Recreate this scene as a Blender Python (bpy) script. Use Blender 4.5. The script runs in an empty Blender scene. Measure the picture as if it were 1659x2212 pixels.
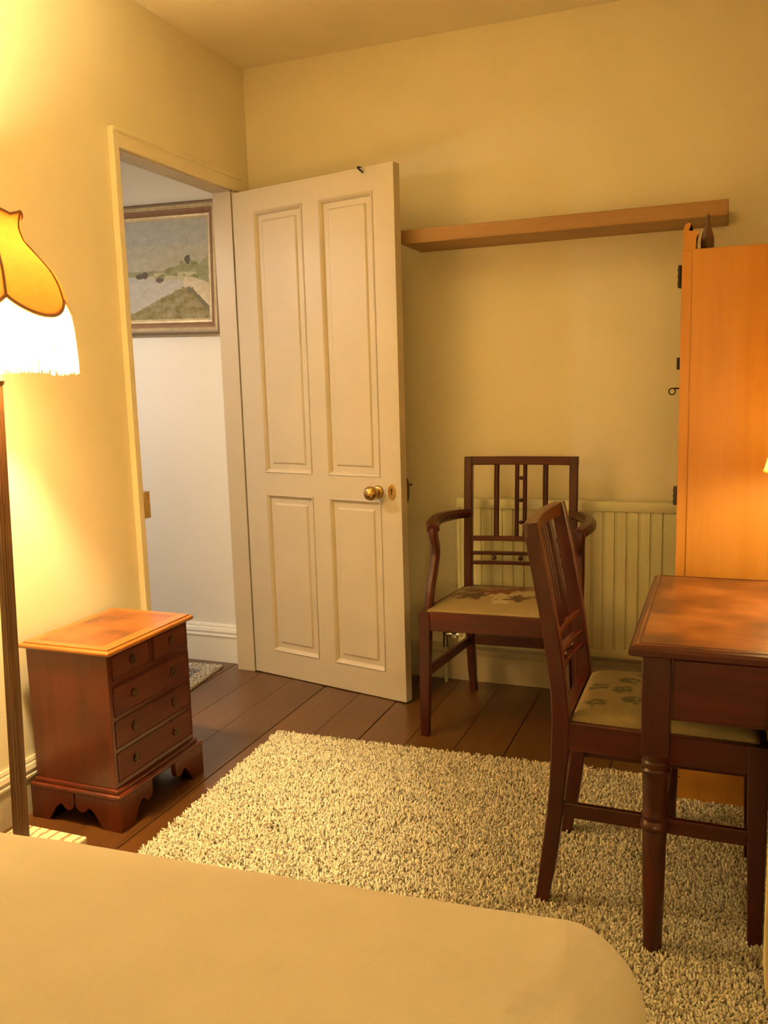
import bpy, bmesh, math, random
import numpy as np
from mathutils import Vector, Matrix, noise
random.seed(7); rng = np.random.default_rng(7)
S = bpy.context.scene
COL = S.collection
PI = math.pi
# ------------------------------------------------------------------ camera
def make_camera():
    f, yaw, pitch, roll = 1858.95, -0.37773, -0.147591, -0.028503
    pos = Vector((1.88598, -3.31771, 1.22212))
    cy, sy, cp, sp = math.cos(yaw), math.sin(yaw), math.cos(pitch), math.sin(pitch)
    fw = Vector((sy*cp, cy*cp, sp)); rt = Vector((cy, -sy, 0)); up = rt.cross(fw)
    cr, sr = math.cos(roll), math.sin(roll)
    r2 = cr*rt + sr*up; u2 = -sr*rt + cr*up
    cam = bpy.data.cameras.new('camera'); o = bpy.data.objects.new('camera', cam); COL.objects.link(o)
    m = Matrix((r2, u2, -fw)).transposed().to_4x4(); m.translation = pos
    o.matrix_world = m
    cam.sensor_fit = 'VERTICAL'; cam.sensor_height = 24; cam.sensor_width = 18; cam.lens = f/2212*24
    cam.clip_start = 0.05
    S.camera = o
make_camera()
# ------------------------------------------------------------------ world, exposure
w = bpy.data.worlds.new('world'); S.world = w; w.use_nodes = True
w.node_tree.nodes['Background'].inputs[0].default_value = (0.02, 0.018, 0.015, 1)
w.node_tree.nodes['Background'].inputs[1].default_value = 0.2
S.view_settings.view_transform = 'Standard'; S.view_settings.look = 'None'
S.view_settings.gamma = 1; S.view_settings.use_curve_mapping = False
S.view_settings.exposure = 0.0
WARM = (1.0, 0.77, 0.36)
HALLC = (1.0, 0.85, 0.71)
P_FLOOR, P_DESK, P_FILL, P_HALL = 168.0, 9.5, 26.0, 46.0
# ------------------------------------------------------------------ helpers
def link(o, parent=None):
    COL.objects.link(o)
    if parent is not None: o.parent = parent
    return o
def tag(o, label=None, cat=None, group=None, kind=None):
    if label: o['label'] = label
    if cat: o['category'] = cat
    if group: o['group'] = group
    if kind: o['kind'] = kind
    return o
def thing(name, label, cat, loc=(0, 0, 0), rz=0, group=None):
    o = bpy.data.objects.new(name, None); link(o)
    o.location = loc; o.rotation_euler = (0, 0, rz); o.empty_display_size = .05
    return tag(o, label, cat, group)
def obj(name, bm, mat, parent=None, smooth=False, kind=None, label=None):
    bmesh.ops.recalc_face_normals(bm, faces=bm.faces[:])
    me = bpy.data.meshes.new(name); bm.to_mesh(me); bm.free()
    me.materials.append(mat)
    if smooth:
        me.polygons.foreach_set('use_smooth', [True]*len(me.polygons))
        try: me.set_sharp_from_angle(angle=math.radians(38))
        except Exception: pass
    o = link(bpy.data.objects.new(name, me), parent)
    if kind: o['kind'] = kind
    if label: o['label'] = label
    return o
def B(): return bmesh.new()
def box(bm, a, b, bev=0.0, seg=2):
    """axis aligned box between corners a and b, bevelled edges"""
    x0, y0, z0 = [min(p, q) for p, q in zip(a, b)]; x1, y1, z1 = [max(p, q) for p, q in zip(a, b)]
    t = bmesh.new()
    vs = [t.verts.new(p) for p in ((x0,y0,z0),(x1,y0,z0),(x1,y1,z0),(x0,y1,z0),(x0,y0,z1),(x1,y0,z1),(x1,y1,z1),(x0,y1,z1))]
    for f in ((0,3,2,1),(4,5,6,7),(0,1,5,4),(1,2,6,5),(2,3,7,6),(3,0,4,7)): t.faces.new([vs[i] for i in f])
    if bev > 0: bmesh.ops.bevel(t, geom=t.edges[:], offset=bev, segments=seg, affect='EDGES', profile=.5)
    merge(bm, t)
    return bm
def merge(bm, t, M=None):
    if M is not None: bmesh.ops.transform(t, matrix=M, verts=t.verts[:])
    me = bpy.data.meshes.new('tmp'); t.to_mesh(me); t.free(); bm.from_mesh(me); bpy.data.meshes.remove(me)
def prism(bm, pts, axis, a, b, bev=0.0):
    """2-D outline extruded along an axis from a to b; outline coordinates fill the other two axes in order"""
    t = bmesh.new()
    def mk(p, h):
        if axis == 'x': return (h, p[0], p[1])
        if axis == 'y': return (p[0], h, p[1])
        return (p[0], p[1], h)
    A = [t.verts.new(mk(p, a)) for p in pts]; C = [t.verts.new(mk(p, b)) for p in pts]
    t.faces.new(A); t.faces.new(C[::-1])
    n = len(pts)
    for i in range(n): t.faces.new((A[i], A[(i+1) % n], C[(i+1) % n], C[i]))
    bmesh.ops.triangulate(t, faces=[f for f in t.faces if len(f.verts) > 4])
    merge(bm, t); return bm
def lathe(bm, prof, c=(0, 0, 0), n=24, flute=0, amp=0.0, M=None):
    """profile of (r,z) spun about z"""
    t = bmesh.new(); rings = []
    for r, z in prof:
        if r < 1e-5: rings.append([t.verts.new((c[0], c[1], c[2]+z))]); continue
        ring = []
        for i in range(n):
            a = 2*PI*i/n; rr = r*(1-amp*(0.5-0.5*math.cos(flute*a))) if flute else r
            ring.append(t.verts.new((c[0]+rr*math.cos(a), c[1]+rr*math.sin(a), c[2]+z)))
        rings.append(ring)
    for p, q in zip(rings, rings[1:]):
        for i in range(n):
            j = (i+1) % n
            if len(p) == 1 and len(q) == 1: continue
            if len(p) == 1: t.faces.new((p[0], q[j], q[i]))
            elif len(q) == 1: t.faces.new((p[i], p[j], q[0]))
            else: t.faces.new((p[i], p[j], q[j], q[i]))
    if len(rings[0]) > 1: t.faces.new(rings[0][::-1])
    if len(rings[-1]) > 1: t.faces.new(rings[-1])
    merge(bm, t, M); return bm
def sphere(bm, c, r, n=14, sc=(1, 1, 1)):
    t = bmesh.new(); bmesh.ops.create_uvsphere(t, u_segments=n, v_segments=max(6, n//2+1), radius=r)
    merge(bm, t, Matrix.Translation(c) @ Matrix.Diagonal((*sc, 1))); return bm
def tube(bm, pts, r, n=8, closed=False):
    pts = [Vector(p) for p in pts]; t = bmesh.new(); rings = []; N = len(pts)
    rs = r if isinstance(r, (list, tuple)) else [r]*N
    prev = None
    for i, p in enumerate(pts):
        d = (pts[(i+1) % N]-pts[i-1]) if closed else (pts[min(i+1, N-1)]-pts[max(i-1, 0)])
        d.normalize()
        if prev is None:
            u = d.orthogonal().normalized()
        else:
            u = prev - d*prev.dot(d)
            u.normalize()
        prev = u; v = d.cross(u)
        rings.append([t.verts.new(p+rs[i]*(math.cos(2*PI*k/n)*u+math.sin(2*PI*k/n)*v)) for k in range(n)])
    for i in range(N if closed else N-1):
        p, q = rings[i], rings[(i+1) % N]
        for k in range(n): t.faces.new((p[k], p[(k+1) % n], q[(k+1) % n], q[k]))
    if not closed: t.faces.new(rings[0][::-1]); t.faces.new(rings[-1])
    merge(bm, t); return bm
def sweep(bm, pts, wx, wy, side, bev=.003):
    """rectangular bar along pts; side = direction of its width wx; wy = size across; lists allowed; chamfered corners"""
    pts = [Vector(p) for p in pts]; N = len(pts); t = bmesh.new(); rings = []
    WX = wx if isinstance(wx, (list, tuple)) else [wx]*N; WY = wy if isinstance(wy, (list, tuple)) else [wy]*N
    for i, p in enumerate(pts):
        d = (pts[min(i+1, N-1)]-pts[max(i-1, 0)]).normalized()
        s = Vector(side(i) if callable(side) else side); s = (s-d*s.dot(d)).normalized(); u = d.cross(s)
        a, b = WX[i]/2, WY[i]/2; e = min(bev, a*.9, b*.9)
        rings.append([t.verts.new(p+x*s+y*u) for x, y in ((a,b-e),(a-e,b),(-a+e,b),(-a,b-e),(-a,-b+e),(-a+e,-b),(a-e,-b),(a,-b+e))])
    for p, q in zip(rings, rings[1:]):
        for k in range(8): t.faces.new((p[k], p[(k+1) % 8], q[(k+1) % 8], q[k]))
    t.faces.new(rings[0][::-1]); t.faces.new(rings[-1])
    merge(bm, t); return bm
def smoothpath(pts, n=6):
    """Catmull-Rom through pts"""
    P = [Vector(p) for p in pts]; out = []
    for i in range(len(P)-1):
        p0 = P[max(i-1, 0)]; p1 = P[i]; p2 = P[i+1]; p3 = P[min(i+2, len(P)-1)]
        for k in range(n):
            t = k/n
            out.append(.5*((2*p1)+(-p0+p2)*t+(2*p0-5*p1+4*p2-p3)*t*t+(-p0+3*p1-3*p2+p3)*t**3))
    out.append(P[-1]); return out
def mesh_obj(name, V, F, mat, parent=None, smooth=False, col=None, kind=None):
    me = bpy.data.meshes.new(name); me.from_pydata(V, [], F); me.update()
    me.materials.append(mat)
    if smooth: me.polygons.foreach_set('use_smooth', [True]*len(me.polygons))
    if col is not None:
        a = me.color_attributes.new('Col', 'FLOAT_COLOR', 'POINT')
        a.data.foreach_set('color', np.asarray(col, dtype=np.float32).ravel())
    o = link(bpy.data.objects.new(name, me), parent)
    if kind: o['kind'] = kind
    return o
# ------------------------------------------------------------------ materials
def newmat(name):
    m = bpy.data.materials.new(name); m.use_nodes = True; nt = m.node_tree
    return m, nt, nt.nodes['Principled BSDF']
def N(nt, t, **k):
    n = nt.nodes.new(t)
    for a, b in k.items():
        if a in n.inputs: n.inputs[a].default_value = b
        else: setattr(n, a, b)
    return n
def ramp(nt, stops):
    r = nt.nodes.new('ShaderNodeValToRGB'); e = r.color_ramp.elements
    while len(e) < len(stops): e.new(.5)
    for x, (p, c) in zip(e, stops): x.position = p; x.color = (*c, 1)
    return r
def paint(name, c, rough=.6, var=.04, scale=6, bump=.05, bscale=160):
    m, nt, b = newmat(name); L = nt.links.new
    tc = N(nt, 'ShaderNodeTexCoord'); n = N(nt, 'ShaderNodeTexNoise', Scale=scale, Detail=3.)
    L(tc.outputs['Object'], n.inputs['Vector'])
    r = ramp(nt, [(.3, tuple(x*(1-var) for x in c)), (.7, tuple(min(1, x*(1+var)) for x in c))])
    L(n.outputs['Fac'], r.inputs[0]); L(r.outputs[0], b.inputs['Base Color'])
    b.inputs['Roughness'].default_value = rough
    n2 = N(nt, 'ShaderNodeTexNoise', Scale=bscale, Detail=2.); L(tc.outputs['Object'], n2.inputs['Vector'])
    bp = N(nt, 'ShaderNodeBump', Strength=bump, Distance=.004); L(n2.outputs['Fac'], bp.inputs['Height']); L(bp.outputs[0], b.inputs['Normal'])
    return m
def wood(name, dark, mid, light, axis='Z', rough=.35, sc=9., stretch=.08, blotch=2.2, coat=.15, rnd=0.0, bw=.35):
    m, nt, b = newmat(name); L = nt.links.new
    tc = N(nt, 'ShaderNodeTexCoord'); mp = N(nt, 'ShaderNodeMapping')
    s = [1, 1, 1]; s['XYZ'.index(axis)] = stretch; mp.inputs['Scale'].default_value = s
    L(tc.outputs['Object'], mp.inputs['Vector'])
    vec = mp.outputs[0]
    if rnd:
        oi = N(nt, 'ShaderNodeObjectInfo'); ad = N(nt, 'ShaderNodeVectorMath', operation='ADD')
        ml = N(nt, 'ShaderNodeMath', operation='MULTIPLY'); ml.inputs[1].default_value = 37.
        L(oi.outputs['Random'], ml.inputs[0]); L(vec, ad.inputs[0]); L(ml.outputs[0], ad.inputs[1]); vec = ad.outputs[0]
    n = N(nt, 'ShaderNodeTexNoise', Scale=sc*6, Detail=6., Roughness=.6, Distortion=.4); L(vec, n.inputs['Vector'])
    n1 = N(nt, 'ShaderNodeTexNoise', Scale=sc, Detail=3., Distortion=1.2); L(vec, n1.inputs['Vector'])
    n2 = N(nt, 'ShaderNodeTexNoise', Scale=blotch, Detail=3.); L(tc.outputs['Object'], n2.inputs['Vector'])
    a1 = N(nt, 'ShaderNodeMath', operation='MULTIPLY_ADD'); a1.inputs[1].default_value = .45; L(n.outputs['Fac'], a1.inputs[0])
    a2 = N(nt, 'ShaderNodeMath', operation='MULTIPLY'); a2.inputs[1].default_value = .35; L(n1.outputs['Fac'], a2.inputs[0]); L(a2.outputs[0], a1.inputs[2])
    a3 = N(nt, 'ShaderNodeMath', operation='MULTIPLY_ADD'); a3.inputs[1].default_value = bw; L(n2.outputs['Fac'], a3.inputs[0]); L(a1.outputs[0], a3.inputs[2])
    a4 = N(nt, 'ShaderNodeMath', operation='SUBTRACT'); a4.inputs[1].default_value = .5*(bw-.35); L(a3.outputs[0], a4.inputs[0])
    out = a4.outputs[0]
    if rnd:
        ml2 = N(nt, 'ShaderNodeMath', operation='MULTIPLY_ADD'); ml2.inputs[1].default_value = rnd; L(oi.outputs['Random'], ml2.inputs[0])
        sb = N(nt, 'ShaderNodeMath', operation='SUBTRACT'); sb.inputs[1].default_value = rnd/2; L(out, sb.inputs[0]); L(sb.outputs[0], ml2.inputs[2]); out = ml2.outputs[0]
    r = ramp(nt, [(.36, dark), (.56, mid), (.78, light)]); L(out, r.inputs[0]); L(r.outputs[0], b.inputs['Base Color'])
    b.inputs['Roughness'].default_value = rough
    b.inputs['Coat Weight'].default_value = coat; b.inputs['Coat Roughness'].default_value = .25
    bp = N(nt, 'ShaderNodeBump', Strength=.04, Distance=.002); L(n.outputs['Fac'], bp.inputs['Height']); L(bp.outputs[0], b.inputs['Normal'])
    return m
def metal(name, c, rough=.3, met=1.0):
    m, nt, b = newmat(name); L = nt.links.new
    tc = N(nt, 'ShaderNodeTexCoord'); n = N(nt, 'ShaderNodeTexNoise', Scale=40., Detail=4.); L(tc.outputs['Object'], n.inputs['Vector'])
    r = ramp(nt, [(.3, tuple(x*.7 for x in c)), (.7, c)]); L(n.outputs['Fac'], r.inputs[0]); L(r.outputs[0], b.inputs['Base Color'])
    b.inputs['Metallic'].default_value = met; b.inputs['Roughness'].default_value = rough
    return m
def vcol(name, rough=.9, nscale=300., var=.12, sheen=.2, bump=.3):
    """colour from the mesh's own attribute, with fine weave"""
    m, nt, b = newmat(name); L = nt.links.new
    at = N(nt, 'ShaderNodeVertexColor', layer_name='Col'); tc = N(nt, 'ShaderNodeTexCoord')
    n = N(nt, 'ShaderNodeTexNoise', Scale=nscale, Detail=2.); L(tc.outputs['Object'], n.inputs['Vector'])
    mr = N(nt, 'ShaderNodeMapRange'); mr.inputs['From Min'].default_value = .3; mr.inputs['From Max'].default_value = .7
    mr.inputs['To Min'].default_value = 1-var; mr.inputs['To Max'].default_value = 1+var; L(n.outputs['Fac'], mr.inputs[0])
    mx = N(nt, 'ShaderNodeVectorMath', operation='SCALE'); L(at.outputs[0], mx.inputs[0]); L(mr.outputs[0], mx.inputs['Scale'])
    L(mx.outputs[0], b.inputs['Base Color']); b.inputs['Roughness'].default_value = rough
    b.inputs['Sheen Weight'].default_value = sheen
    bp = N(nt, 'ShaderNodeBump', Strength=bump, Distance=.001); L(n.outputs['Fac'], bp.inputs['Height']); L(bp.outputs[0], b.inputs['Normal'])
    return m
def silk(name, c, trans=.55, clear=.12, weave=900.):
    """thin translucent cloth: part diffuse, part light passing through"""
    m = bpy.data.materials.new(name); m.use_nodes = True; nt = m.node_tree; L = nt.links.new
    nt.nodes.remove(nt.nodes['Principled BSDF']); out = nt.nodes['Material Output']
    tc = N(nt, 'ShaderNodeTexCoord'); n = N(nt, 'ShaderNodeTexNoise', Scale=60., Detail=4.); L(tc.outputs['Object'], n.inputs['Vector'])
    r = ramp(nt, [(.3, tuple(x*.9 for x in c)), (.7, c)]); L(n.outputs['Fac'], r.inputs[0])
    d = N(nt, 'ShaderNodeBsdfDiffuse'); t = N(nt, 'ShaderNodeBsdfTranslucent'); p = N(nt, 'ShaderNodeBsdfTransparent')
    L(r.outputs[0], d.inputs[0]); L(r.outputs[0], t.inputs[0]); L(r.outputs[0], p.inputs[0])
    m1 = N(nt, 'ShaderNodeMixShader'); m1.inputs[0].default_value = trans; L(d.outputs[0], m1.inputs[1]); L(t.outputs[0], m1.inputs[2])
    m2 = N(nt, 'ShaderNodeMixShader'); m2.inputs[0].default_value = clear; L(m1.outputs[0], m2.inputs[1]); L(p.outputs[0], m2.inputs[2])
    L(m2.outputs[0], out.inputs[0]); return m
def bulbmat(name, c, strength):
    m = bpy.data.materials.new(name); m.use_nodes = True; nt = m.node_tree; L = nt.links.new
    nt.nodes.remove(nt.nodes['Principled BSDF']); out = nt.nodes['Material Output']
    e = N(nt, 'ShaderNodeEmission'); e.inputs[0].default_value = (*c, 1); e.inputs[1].default_value = strength
    p = N(nt, 'ShaderNodeBsdfTransparent'); a = N(nt, 'ShaderNodeAddShader')
    L(e.outputs[0], a.inputs[0]); L(p.outputs[0], a.inputs[1]); L(a.outputs[0], out.inputs[0]); return m

M = {}
M['wall'] = paint('cream_wall_paint', (.83, .75, .54), .75, .03, 3, .08, 220)
M['ceil'] = paint('ceiling_paint', (.86, .78, .58), .8, .03, 3, .08, 180)
M['gloss'] = paint('cream_gloss_paint', (.56, .49, .37), .42, .03, 5, .04, 60)
M['trim'] = paint('cream_trim_paint', (.80, .72, .52), .5, .03, 5, .04, 60)
M['hall'] = paint('white_hall_paint', (.82, .80, .76), .75, .02, 3, .06, 200)
M['hallgloss'] = paint('white_gloss_paint', (.86, .84, .78), .35, .02, 5, .03, 60)
M['board'] = wood('floorboard_wood', (.052, .0205, .0062), (.088, .035, .0095), (.125, .052, .0145), 'Y', .30, 7, .07, 3, .25, .22)
M['under'] = paint('dark_subfloor', (.02, .012, .007), .9)
M['yew_z'] = wood('yew_wood_upright', (0.0426, 0.0050, 0.0012), (0.0766, 0.0107, 0.0024), (0.1192, 0.0195, 0.0048), 'Z', .32, 5, .12, 5, .3)
M['yew_y'] = wood('yew_wood_drawer', (0.0484, 0.0057, 0.0012), (0.0838, 0.0114, 0.0022), (0.1225, 0.0192, 0.0042), 'Y', .55, 6, .10, 6, .0)
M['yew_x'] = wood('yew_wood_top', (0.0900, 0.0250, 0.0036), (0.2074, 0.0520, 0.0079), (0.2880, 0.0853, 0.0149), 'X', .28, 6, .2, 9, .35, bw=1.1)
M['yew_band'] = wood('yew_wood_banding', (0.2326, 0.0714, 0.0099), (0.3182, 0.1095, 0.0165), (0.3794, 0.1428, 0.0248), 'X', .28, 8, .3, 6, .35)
M['mah_x'] = wood('mahogany_x', (0.0257, 0.0027, 0.0018), (0.0599, 0.0066, 0.0034), (0.1026, 0.0126, 0.0066), 'X', .32, 8, .08, 4, .08)
M['mah_y'] = wood('mahogany_y', (0.0214, 0.0025, 0.0022), (0.0499, 0.0063, 0.0043), (0.0855, 0.0121, 0.0082), 'Y', .32, 8, .08, 4, .08)
M['mah_z'] = wood('mahogany_z', (0.0197, 0.0024, 0.0022), (0.0459, 0.0059, 0.0043), (0.0787, 0.0113, 0.0082), 'Z', .32, 8, .08, 4, .08)
M['desk_top'] = wood('worn_desk_top', (0.0518, 0.0124, 0.0030), (0.1440, 0.0392, 0.0084), (0.2650, 0.0907, 0.0225), 'X', .32, 4, .35, 7, .3, bw=1.1)
M['honey'] = wood('honey_wardrobe_wood', (0.3864, 0.1564, 0.0240), (0.4600, 0.1978, 0.0320), (0.5336, 0.2438, 0.0440), 'Z', .38, 5, .06, 2, .2)
M['pine'] = wood('pine_shelf_wood', (.27, .14, .050), (.35, .19, .072), (.43, .25, .10), 'X', .5, 7, .06, 3, .05)
M['darkwood'] = wood('dark_turned_wood', (.05, .017, .007), (.11, .04, .014), (.17, .07, .025), 'Z', .4, 8, .1, 4, .2)
M['pole'] = wood('lamp_pole_wood', (.05, .022, .009), (.12, .058, .024), (.20, .105, .045), 'Z', .42, 10, .05, 4, .15)
M['brass'] = metal('aged_brass', (.62, .42, .14), .28)
M['dbrass'] = metal('dark_brass', (.17, .12, .07), .45)
M['iron'] = metal('black_iron', (.035, .03, .028), .5, .7)
M['chrome'] = metal('chrome', (.75, .73, .7), .12)
M['rad'] = paint('radiator_enamel', (.70, .68, .44), .4, .03, 5, .03, 50)
M['marble'] = None
M['duvet'] = paint('duvet_cotton', (.62, .56, .49), .9, .03, 8, .18, 420)
M['divan'] = paint('divan_cloth', (.5, .42, .32), .95, .05, 20, .2, 300)
M['curtain'] = paint('cream_curtain_cloth', (.80, .68, .42), .9, .03, 10, .15, 500)
M['seat'] = vcol('tapestry_cloth', .95, 420., .22, 0.)
M['pile'] = vcol('rug_yarn', .95, 900., .1, .3, .1)
M['canvas'] = vcol('oil_paint', .6, 160., .12, 0., .5)
M['backing'] = paint('rug_backing', (.30, .24, .16), .95)
M['shade'] = silk('amber_shade_silk', (.80, .46, .17), .13, .01)
M['fringe'] = silk('ivory_fringe', (.95, .90, .76), .6, .10)
M['braid'] = paint('brown_braid', (.25, .12, .05), .9)
M['deskshade'] = silk('cream_desk_shade', (.93, .76, .36), .6, .10)
def marble():
    m, nt, b = newmat('veined_marble'); L = nt.links.new
    tc = N(nt, 'ShaderNodeTexCoord'); n = N(nt, 'ShaderNodeTexWave', Scale=9., Distortion=7., Detail=4.); n.inputs['Detail Scale'].default_value = 1.2
    L(tc.outputs['Object'], n.inputs['Vector'])
    r = ramp(nt, [(.0, (.34, .24, .12)), (.16, (.68, .56, .36)), (.4, (.80, .72, .52))]); L(n.outputs['Fac'], r.inputs[0]); L(r.outputs[0], b.inputs['Base Color'])
    b.inputs['Roughness'].default_value = .2; return m
M['marble'] = marble()

# ------------------------------------------------------------------ room shell
HC = 2.52; XR = 2.42; YB = -4.3; XH = -1.7; YH = -0.088; TW = 0.067
YL, YR, HO = 0.8746, 0.162, 2.0118
def struct(name, bm, mat, label, **k):
    o = obj(name, bm, mat, **k); return tag(o, label, None, None, 'structure')
# walls
bm = B()
box(bm, (-TW, YB, 0), (0, -YL, HC)); box(bm, (-TW, -YL, HO), (0, -YR, HC)); box(bm, (-TW, -YR, 0), (0, .1, HC))
struct('wall_left', bm, M['wall'], 'cream painted wall with the doorway to the hall')
bm = B(); box(bm, (0, 0, 0), (XR+.1, .12, HC)); struct('wall_back', bm, M['wall'], 'cream painted wall behind the armchair and radiator')
bm = B(); box(bm, (XR, YB, 0), (XR+.1, 0, HC)); struct('wall_right', bm, M['wall'], 'cream painted wall beside the desk and wardrobe')
bm = B(); box(bm, (XH-.1, YB-.1, 0), (XR+.1, YB, HC)); struct('wall_front', bm, M['wall'], 'cream painted wall at the bed head')
bm = B(); box(bm, (XH-.1, YH, 0), (-TW, YH+.1, HC)); struct('wall_hall', bm, M['hall'], 'white painted hall wall seen through the doorway')
bm = B(); box(bm, (XH-.1, YB, 0), (XH, YH, HC)); struct('wall_hall_far', bm, M['hall'], 'white painted far side of the hall')
bm = B(); box(bm, (XH-.1, YB-.1, HC), (XR+.1, .12, HC+.1)); struct('ceiling', bm, M['ceil'], 'pale cream painted ceiling')
bm = B(); box(bm, (XH-.1, YB-.1, -.1), (XR+.1, .12, -.022)); floor = struct('floor', bm, M['under'], 'brown wooden floorboards running towards the radiator wall')
# floorboards, each a plank
k = 0; x = .05-.17*11
while x < XR:
    x0 = max(x, XH); x1 = min(x+.17, XR)
    cuts = [YB, YB+(.9 + (k*.77) % 1.6), .02]
    if k % 3 == 0: cuts = [YB, .02]
    if x1 < -TW+.02: cuts[-1] = YH+.01
    for a, b in zip(cuts, cuts[1:]):
        bm = B(); dz = ((k*7) % 5-2)*.0004
        box(bm, (x0+.0009, a+.001, -.022), (x1-.0009, b-.001, dz), .0014, 1)
        obj('floorboard', bm, M['board'], floor)
    k += 1; x += .17
# skirting boards
def skirt_profile(d, h, t=.02):  # (offset from wall, z)
    return [(0, 0), (t, 0), (t, h*.68), (t+.004, h*.69), (t+.004, h*.73), (t-.002, h*.75), (t+.002, h*.82), (t-.003, h*.90), (t-.008, h*.92), (t-.008, h*.95), (t-.012, h), (0, h)]
bm = B(); prism(bm, [(p, z) for p, z in skirt_profile(1, .162)], 'y', YB, -YL-.028)
struct('baseboard_left', bm, M['gloss'], 'cream moulded skirting board under the doorway wall')
bm = B(); prism(bm, [(-p, z) for p, z in skirt_profile(1, .15)], 'x', .0, XR)
struct('baseboard_back', bm, M['gloss'], 'cream moulded skirting board behind the armchair')
bm = B(); prism(bm, [(YH-p, z) for p, z in skirt_profile(1, .172)], 'x', XH, -TW)
struct('baseboard_hall', bm, M['hallgloss'], 'white moulded skirting board in the hall')
# door lining and architraves
bm = B()
box(bm, (-TW-.004, -YR-.012, 0), (.012, -YR+.006, HO)); box(bm, (-TW-.004, -YL-.006, 0), (.012, -YL+.004, HO)); box(bm, (-TW-.004, -YL, HO-.006), (.012, -YR, HO+.012))
struct('trim_1', bm, M['gloss'], 'cream painted door lining of the hall doorway')
def arch(name, kind, label):
    bm = B()
    if kind == 'l': box(bm, (0, -YL-.028, 0), (.024, -YL, HO+.062), .0025)
    if kind == 'r': box(bm, (0, -YR, 0), (.014, -YR+.065, HO+.06), .003)
    if kind == 't':
        box(bm, (0, -YL-.005, HO), (.022, -YR+.065, HO+.050), .003); box(bm, (0, -YL-.024, HO+.046), (.027, -YR+.068, HO+.062), .005)
    struct(name, bm, M['trim'], label)
arch('trim_2', 'l', 'cream architrave on the latch side of the doorway')
arch('trim_3', 'r', 'cream architrave on the hinge side of the doorway')
arch('trim_4', 't', 'cream architrave over the top of the doorway')
bm = B(); box(bm, (-.024, -YL+.002, .778), (.006, -YL+.058, .872), .002); box(bm, (-.002, -YL-.002, .784), (.0125, -YL+.022, .866), .001)
tag(obj('lock_keep', bm, M['brass']), 'small brass lock keep fixed to the door frame', 'lock keep')

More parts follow.
